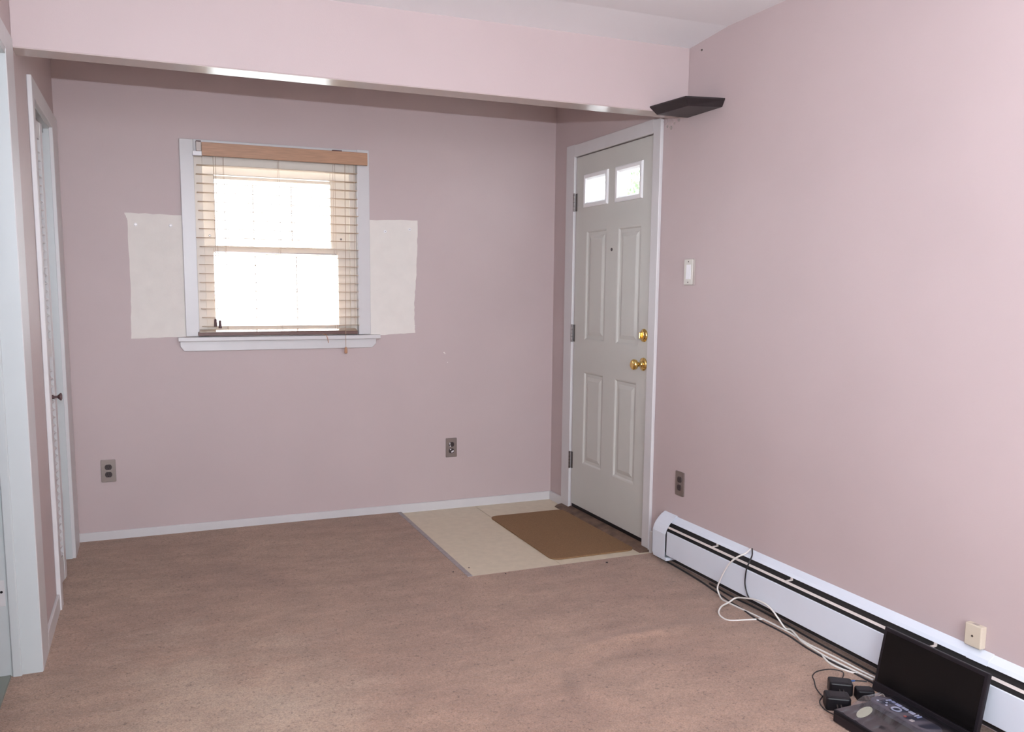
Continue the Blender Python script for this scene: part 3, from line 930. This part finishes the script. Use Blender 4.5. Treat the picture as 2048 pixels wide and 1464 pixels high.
# ------------------------------------------------------------------ set-top box, remote in a clear bag
bx = empty('media_box', (-0.29, -3.02, CH), 'black set-top box lying flat on the carpet before the leaning screen', 'electronics')
MB().box(-0.417, -0.165, -3.20, -2.853, CH + 0.003, 0.048).build('housing', M['black'], bx, 0.003)
box('front_strip', M['bezel'], (-0.4185, -0.416, -3.19, -2.862, 0.014, 0.040), bx)
for yy in (-2.885, -3.17):
    for xx in (-0.39, -0.19):
        MB().lathe([(0, 0.009), (0.005, 0.009)], 'z', (xx, yy, CH - 0.001), 10).build('foot', M['bezel'], bx)

rm = empty('remote_control', (-0.268, -2.985, 0.049), 'charcoal remote control inside the clear bag on the set-top box', 'remote')
rx0, rx1 = -0.300, -0.236
prm = rounded(rx0, rx1, -3.100, -2.868, 0.026, 6)
MB().prism(prm, 'z', 0.0495, 0.071).build('housing', M['remote'], rm, 0.004)
for r_ in range(4):
    for c_ in range(3):
        x = -0.281 + c_ * 0.013
        y = -2.893 - r_ * 0.011
        MB().box(x - 0.0035, x + 0.0035, y - 0.0028, y + 0.0028, 0.0705, 0.0728).build('key', M['darkkey'] if (r_ + c_) % 3 else M['key'], rm, 0.0008)
tv_pts, tv_f = [], []
MBt = MB()
for k in range(24):
    a = 2 * PI * k / 24
    for q in range(6):
        b = 2 * PI * q / 6
        R = 0.0125 + 0.0032 * math.cos(b)
        MBt.v.append((-0.274 + R * math.cos(a), -2.957 + R * math.sin(a), 0.0725 + 0.0016 * math.sin(b)))
        MBt.f.append((k * 6 + q, k * 6 + (q + 1) % 6, ((k + 1) % 24) * 6 + (q + 1) % 6, ((k + 1) % 24) * 6 + q))
MBt.build('ring_key', M['key'], rm, smooth='all')
for x0, x1, y0, y1, m_ in ((-0.252, -0.241, -2.950, -2.930, 'led'), (-0.252, -0.242, -2.975, -2.955, 'key'), (-0.254, -0.242, -3.000, -2.981, 'key'),
                           (-0.258, -0.240, -3.010, -3.006, 'key'), (-0.258, -0.240, -3.020, -3.015, 'led'), (-0.288, -0.280, -3.002, -2.994, 'redkey'),
                           (-0.292, -0.280, -3.030, -3.018, 'ivory'), (-0.250, -0.241, -2.925, -2.915, 'led'), (-0.251, -0.241, -2.910, -2.903, 'led')):
    MB().box(x0, x1, y0, y1, 0.0705, 0.0730).build('key', M[m_], rm, 0.0008)

pp = MB().prism([(-0.343 + 0.042 * math.cos(2 * PI * k / 20) - 0.006 * math.sin(2 * PI * k / 20), -2.903 + 0.017 * math.cos(2 * PI * k / 20) + 0.015 * math.sin(2 * PI * k / 20)) for k in range(20)], 'z', 0.0492, 0.0502)
ppo = pp.build('paper_tag', M['paper'])
tag(ppo, 'pale yellow oval paper tag in the clear bag beside the remote', 'tag')


def bag():
    x0, x1, y0, y1 = -0.413, -0.215, -3.16, -2.858
    nx, ny = 34, 46
    mb = MB()
    for i in range(nx + 1):
        for j in range(ny + 1):
            u, v = i / nx, j / ny
            x, y = x0 + (x1 - x0) * u, y0 + (y1 - y0) * v
            dx = max(rx0 - x, 0, x - rx1)
            dy = max(-2.868 - 0.0 - 9, 0, y + 2.868)
            d = math.hypot(dx, max(dy, 0))
            z = 0.0508 + 0.0255 * math.exp(-(d / 0.030) ** 2)
            z += 0.0022 * math.sin(70 * x + 18 * math.sin(14 * y)) * (1 - math.exp(-(d / 0.02) ** 2))
            z += 0.0012 * math.sin(120 * y + 40 * x)
            z = max(z, 0.0512)
            if dx == 0 and dy <= 0: z = max(z, 0.0752)
            mb.v.append((x, y, z))
    for i in range(nx):
        for j in range(ny):
            a = i * (ny + 1) + j
            mb.f.append((a, a + ny + 1, a + ny + 2, a + 1))
    return mb.build('plastic_bag', M['bag'], smooth='all')


tag(bag(), 'clear crinkled plastic bag over the remote on the set-top box', 'bag')


# ------------------------------------------------------------------ power adapters on the carpet
def adapter(cx, cy, rot, sx, sy, h, label):
    e = empty('power_adapter', (0, 0, 0), label, 'adapter', 'power adapters on the carpet')
    mb = MB()
    mb.prism(rounded(-sx, sx, -sy, sy, 0.010, 4), 'z', 0.0, h)
    mb.build('housing', M['black'], e, 0.005)
    box('label_plate', M['bezel'], (-sx * .6, sx * .6, -sy * .6, sy * .6, h - 0.0004, h + 0.0006), e)
    for s in (-0.006, 0.006):
        box('prong', M['plate'], (s - 0.0008, s + 0.0008, -sy - 0.014, -sy + 0.002, h * .5 - 0.003, h * .5 + 0.003), e)
    MB().lathe([(0, 0.005), (0.016, 0.0032)], 'y', (0.0, sy - 0.002, h * .45), 8).build('strain_relief', M['blackcable'], e)
    e.location = (cx, cy, CH - 0.001)
    e.rotation_euler = (0, 0, rot)
    return e


adapter(-0.252, -2.712, math.radians(-35), 0.037, 0.027, 0.042, 'black power adapter on the carpet farthest from the set-top box')
adapter(-0.338, -2.787, math.radians(-32), 0.038, 0.029, 0.044, 'black power adapter on the carpet at the set-top box corner')
adapter(-0.211, -2.775, math.radians(-28), 0.028, 0.022, 0.036, 'smaller black power adapter nearest the leaning screen')


# ------------------------------------------------------------------ cables
def cable(name, pts, r, m, label, cat='cable'):
    o = MB().tube(pts, r, 8, 6).build(name, m, smooth='all')
    return tag(o, label, cat)


F = CH + 0.0035
cable('white_cable', [(-0.012, -1.948, 0.2445), (-0.030, -1.956, 0.2390), (-0.048, -1.957, 0.2300), (-0.066, -1.935, 0.212), (-0.078, -1.905, 0.180), (-0.083, -1.877, 0.138), (-0.084, -1.842, 0.072), (-0.086, -1.836, 0.040),
                      (-0.092, -1.872, F), (-0.095, -1.918, F), (-0.089, -1.992, F), (-0.080, -2.077, F), (-0.074, -2.173, F), (-0.071, -2.269, F), (-0.080, -2.374, F), (-0.075, -2.446, F), (-0.071, -2.52, F), (-0.066, -2.66, F), (-0.05, -2.74, F)],
      0.0036, M['whitecable'], 'white cable hanging in a loop over the heater top')
cable('white_cable', [(-0.070, -2.120, F - 0.001), (-0.149, -2.101, F - 0.001), (-0.209, -2.083, F - 0.001), (-0.221, -2.051, F), (-0.208, -2.008, F + 0.003), (-0.170, -1.975, F + 0.012), (-0.120, -1.960, 0.030), (-0.088, -1.962, 0.045),
                      (-0.084, -2.016, 0.063), (-0.084, -2.078, 0.078), (-0.084, -2.138, 0.082), (-0.084, -2.183, 0.070), (-0.082, -2.216, 0.048), (-0.068, -2.240, 0.018), (-0.062, -2.262, F + 0.0085), (-0.070, -2.292, F + 0.0085), (-0.086, -2.349, F + 0.0005), (-0.094, -2.419, F), (-0.098, -2.499, F), (-0.092, -2.588, F), (-0.083, -2.69, F)],
      0.0036, M['whitecable'], 'white cable arched before the heater with its loose end on carpet')
cable('white_cable', [(-0.104, -2.473, F), (-0.123, -2.522, F), (-0.126, -2.564, F), (-0.112, -2.612, F), (-0.096, -2.632, F)],
      0.0036, M['whitecable'], 'short bright white cable curving on the carpet by the power adapters')
cable('black_cable', [(-0.008, -1.953, 0.2470), (-0.030, -1.982, 0.2330), (-0.050, -2.000, 0.2240), (-0.066, -2.006, 0.205), (-0.0675, -1.995, 0.174), (-0.0675, -1.990, 0.119), (-0.0675, -2.003, 0.082), (-0.0675, -2.020, 0.062)],
      0.0030, M['blackcable'], 'black cable hanging down over the heater front beside the white loop')
cable('black_cable', [(-0.028, -1.28, F), (-0.034, -1.469, F), (-0.045, -1.648, F), (-0.064, -1.800, F), (-0.076, -1.90, F - 0.003), (-0.079, -1.979, F - 0.003), (-0.100, -2.100, F - 0.001), (-0.096, -2.200, F - 0.001), (-0.095, -2.296, F - 0.001), (-0.108, -2.400, F - 0.002), (-0.110, -2.50, F - 0.002), (-0.104, -2.594, F - 0.002), (-0.099, -2.72, F - 0.002)],
      0.0042, M['blackcable'], 'thick black cable on the carpet along the heater, outer one')
cable('black_cable', [(-0.026, -1.70, F), (-0.036, -1.864, F), (-0.026, -2.010, F), (-0.028, -2.164, F), (-0.036, -2.316, F), (-0.040, -2.450, F), (-0.042, -2.70, F)],
      0.0040, M['blackcable'], 'black cable under the heater front, inner one nearest the wall')
cable('thin_cable', [(-0.231, -2.676, 0.02), (-0.170, -2.640, 0.012), (-0.133, -2.602, F - 0.001), (-0.159, -2.572, F - 0.001), (-0.212, -2.568, F - 0.001), (-0.253, -2.589, F - 0.001), (-0.275, -2.621, F - 0.001), (-0.305, -2.660, F - 0.001), (-0.328, -2.705, 0.013), (-0.345, -2.735, 0.022)],
      0.0019, M['blackcable'], 'thin black cord looping on the carpet behind the adapters', 'cable')
cable('thin_cable', [(-0.305, -2.735, 0.030), (-0.330, -2.725, 0.018), (-0.368, -2.745, F), (-0.388, -2.790, F), (-0.385, -2.825, F), (-0.372, -2.838, F)],
      0.0019, M['blackcable'], 'thin black cord curling round the front adapter', 'cable')
ct = cable('thin_cable', [(-0.196, -2.690, F - 0.001), (-0.165, -2.668, F - 0.001), (-0.140, -2.672, F - 0.001), (-0.112, -2.690, F - 0.001)], 0.0024, M['blackcable'], 'short black cord with blue tie leading under the screen', 'cable')
MB().tube([(-0.160, -2.6678, F - 0.001), (-0.146, -2.6695, F - 0.001)], 0.0034, 8, 0).build('cable_tie', M['bluetie'], ct)
cable('wire_loop', [(-0.185, -2.806, F), (-0.176, -2.800, F + 0.010), (-0.166, -2.806, 0.030), (-0.172, -2.822, 0.026), (-0.186, -2.832, 0.016), (-0.190, -2.820, F)], 0.0014, M['ivory'], 'small pale wire loop beside the screen corner', 'wire')

# ------------------------------------------------------------------ outside
gr = MB().box(-40, 40, -40, 60, -0.60, -0.40)
struct(gr.build('ground_outside', M['ground']), 'pale paving outside the windows', 'ground')
post = empty('porch_post', (2.0, 3.18, -0.4), 'wide white porch corner post seen through the far door lite', 'post')
box('shaft', M['siding'], (1.95, 2.05, 3.03, 3.45, -0.4, 3.0), post)
box('corner_board', M['siding'], (1.92, 1.95, 3.30, 3.37, -0.4, 3.0), post)
box('corner_board', M['siding'], (1.92, 1.95, 3.18, 3.22, -0.4, 3.0), post)
post2 = empty('porch_post', (2.0, 2.62, -0.4), 'slim white porch post seen through the near door lite', 'post')
box('shaft', M['siding'], (1.97, 2.03, 2.575, 2.66, -0.4, 3.0), post2)
box('corner_board', M['siding'], (1.955, 1.97, 2.60, 2.635, -0.4, 3.0), post2)


def tree(x, y, zc, R, n, label):
    e = empty('garden_tree', (x, y, -0.4), label, 'tree', 'trees outside the front door')
    MB().lathe([(0, 0.10), (zc * 0.6, 0.07), (zc + 0.3, 0.03)], 'z', (x, y, -0.4), 8).build('trunk', M['bark'], e)
    mb = MB()
    for _ in range(n):
        d = Vector((random.gauss(0, 1), random.gauss(0, 1), random.gauss(0, 1))).normalized() * R * random.random() ** 0.33
        p = Vector((x, y, zc)) + d
        a = Vector((random.uniform(-1, 1), random.uniform(-1, 1), random.uniform(-1, 1))).normalized()
        b = a.cross(Vector((random.uniform(-1, 1), random.uniform(-1, 1), 0.3))).normalized()
        s = random.uniform(0.05, 0.10)
        mb.add([p - a * s, p + b * s * .5, p + a * s, p - b * s * .5], [(0, 1, 2, 3)])
    o = mb.build('foliage', M['green'], e)
    o['kind'] = 'stuff'


tree(7.0, 11.4, 3.0, 1.25, 1500, 'leafy green tree outside seen through the far door lite')
tree(7.0, 9.6, 2.35, 0.75, 900, 'lower pale green tree outside seen through the near door lite')
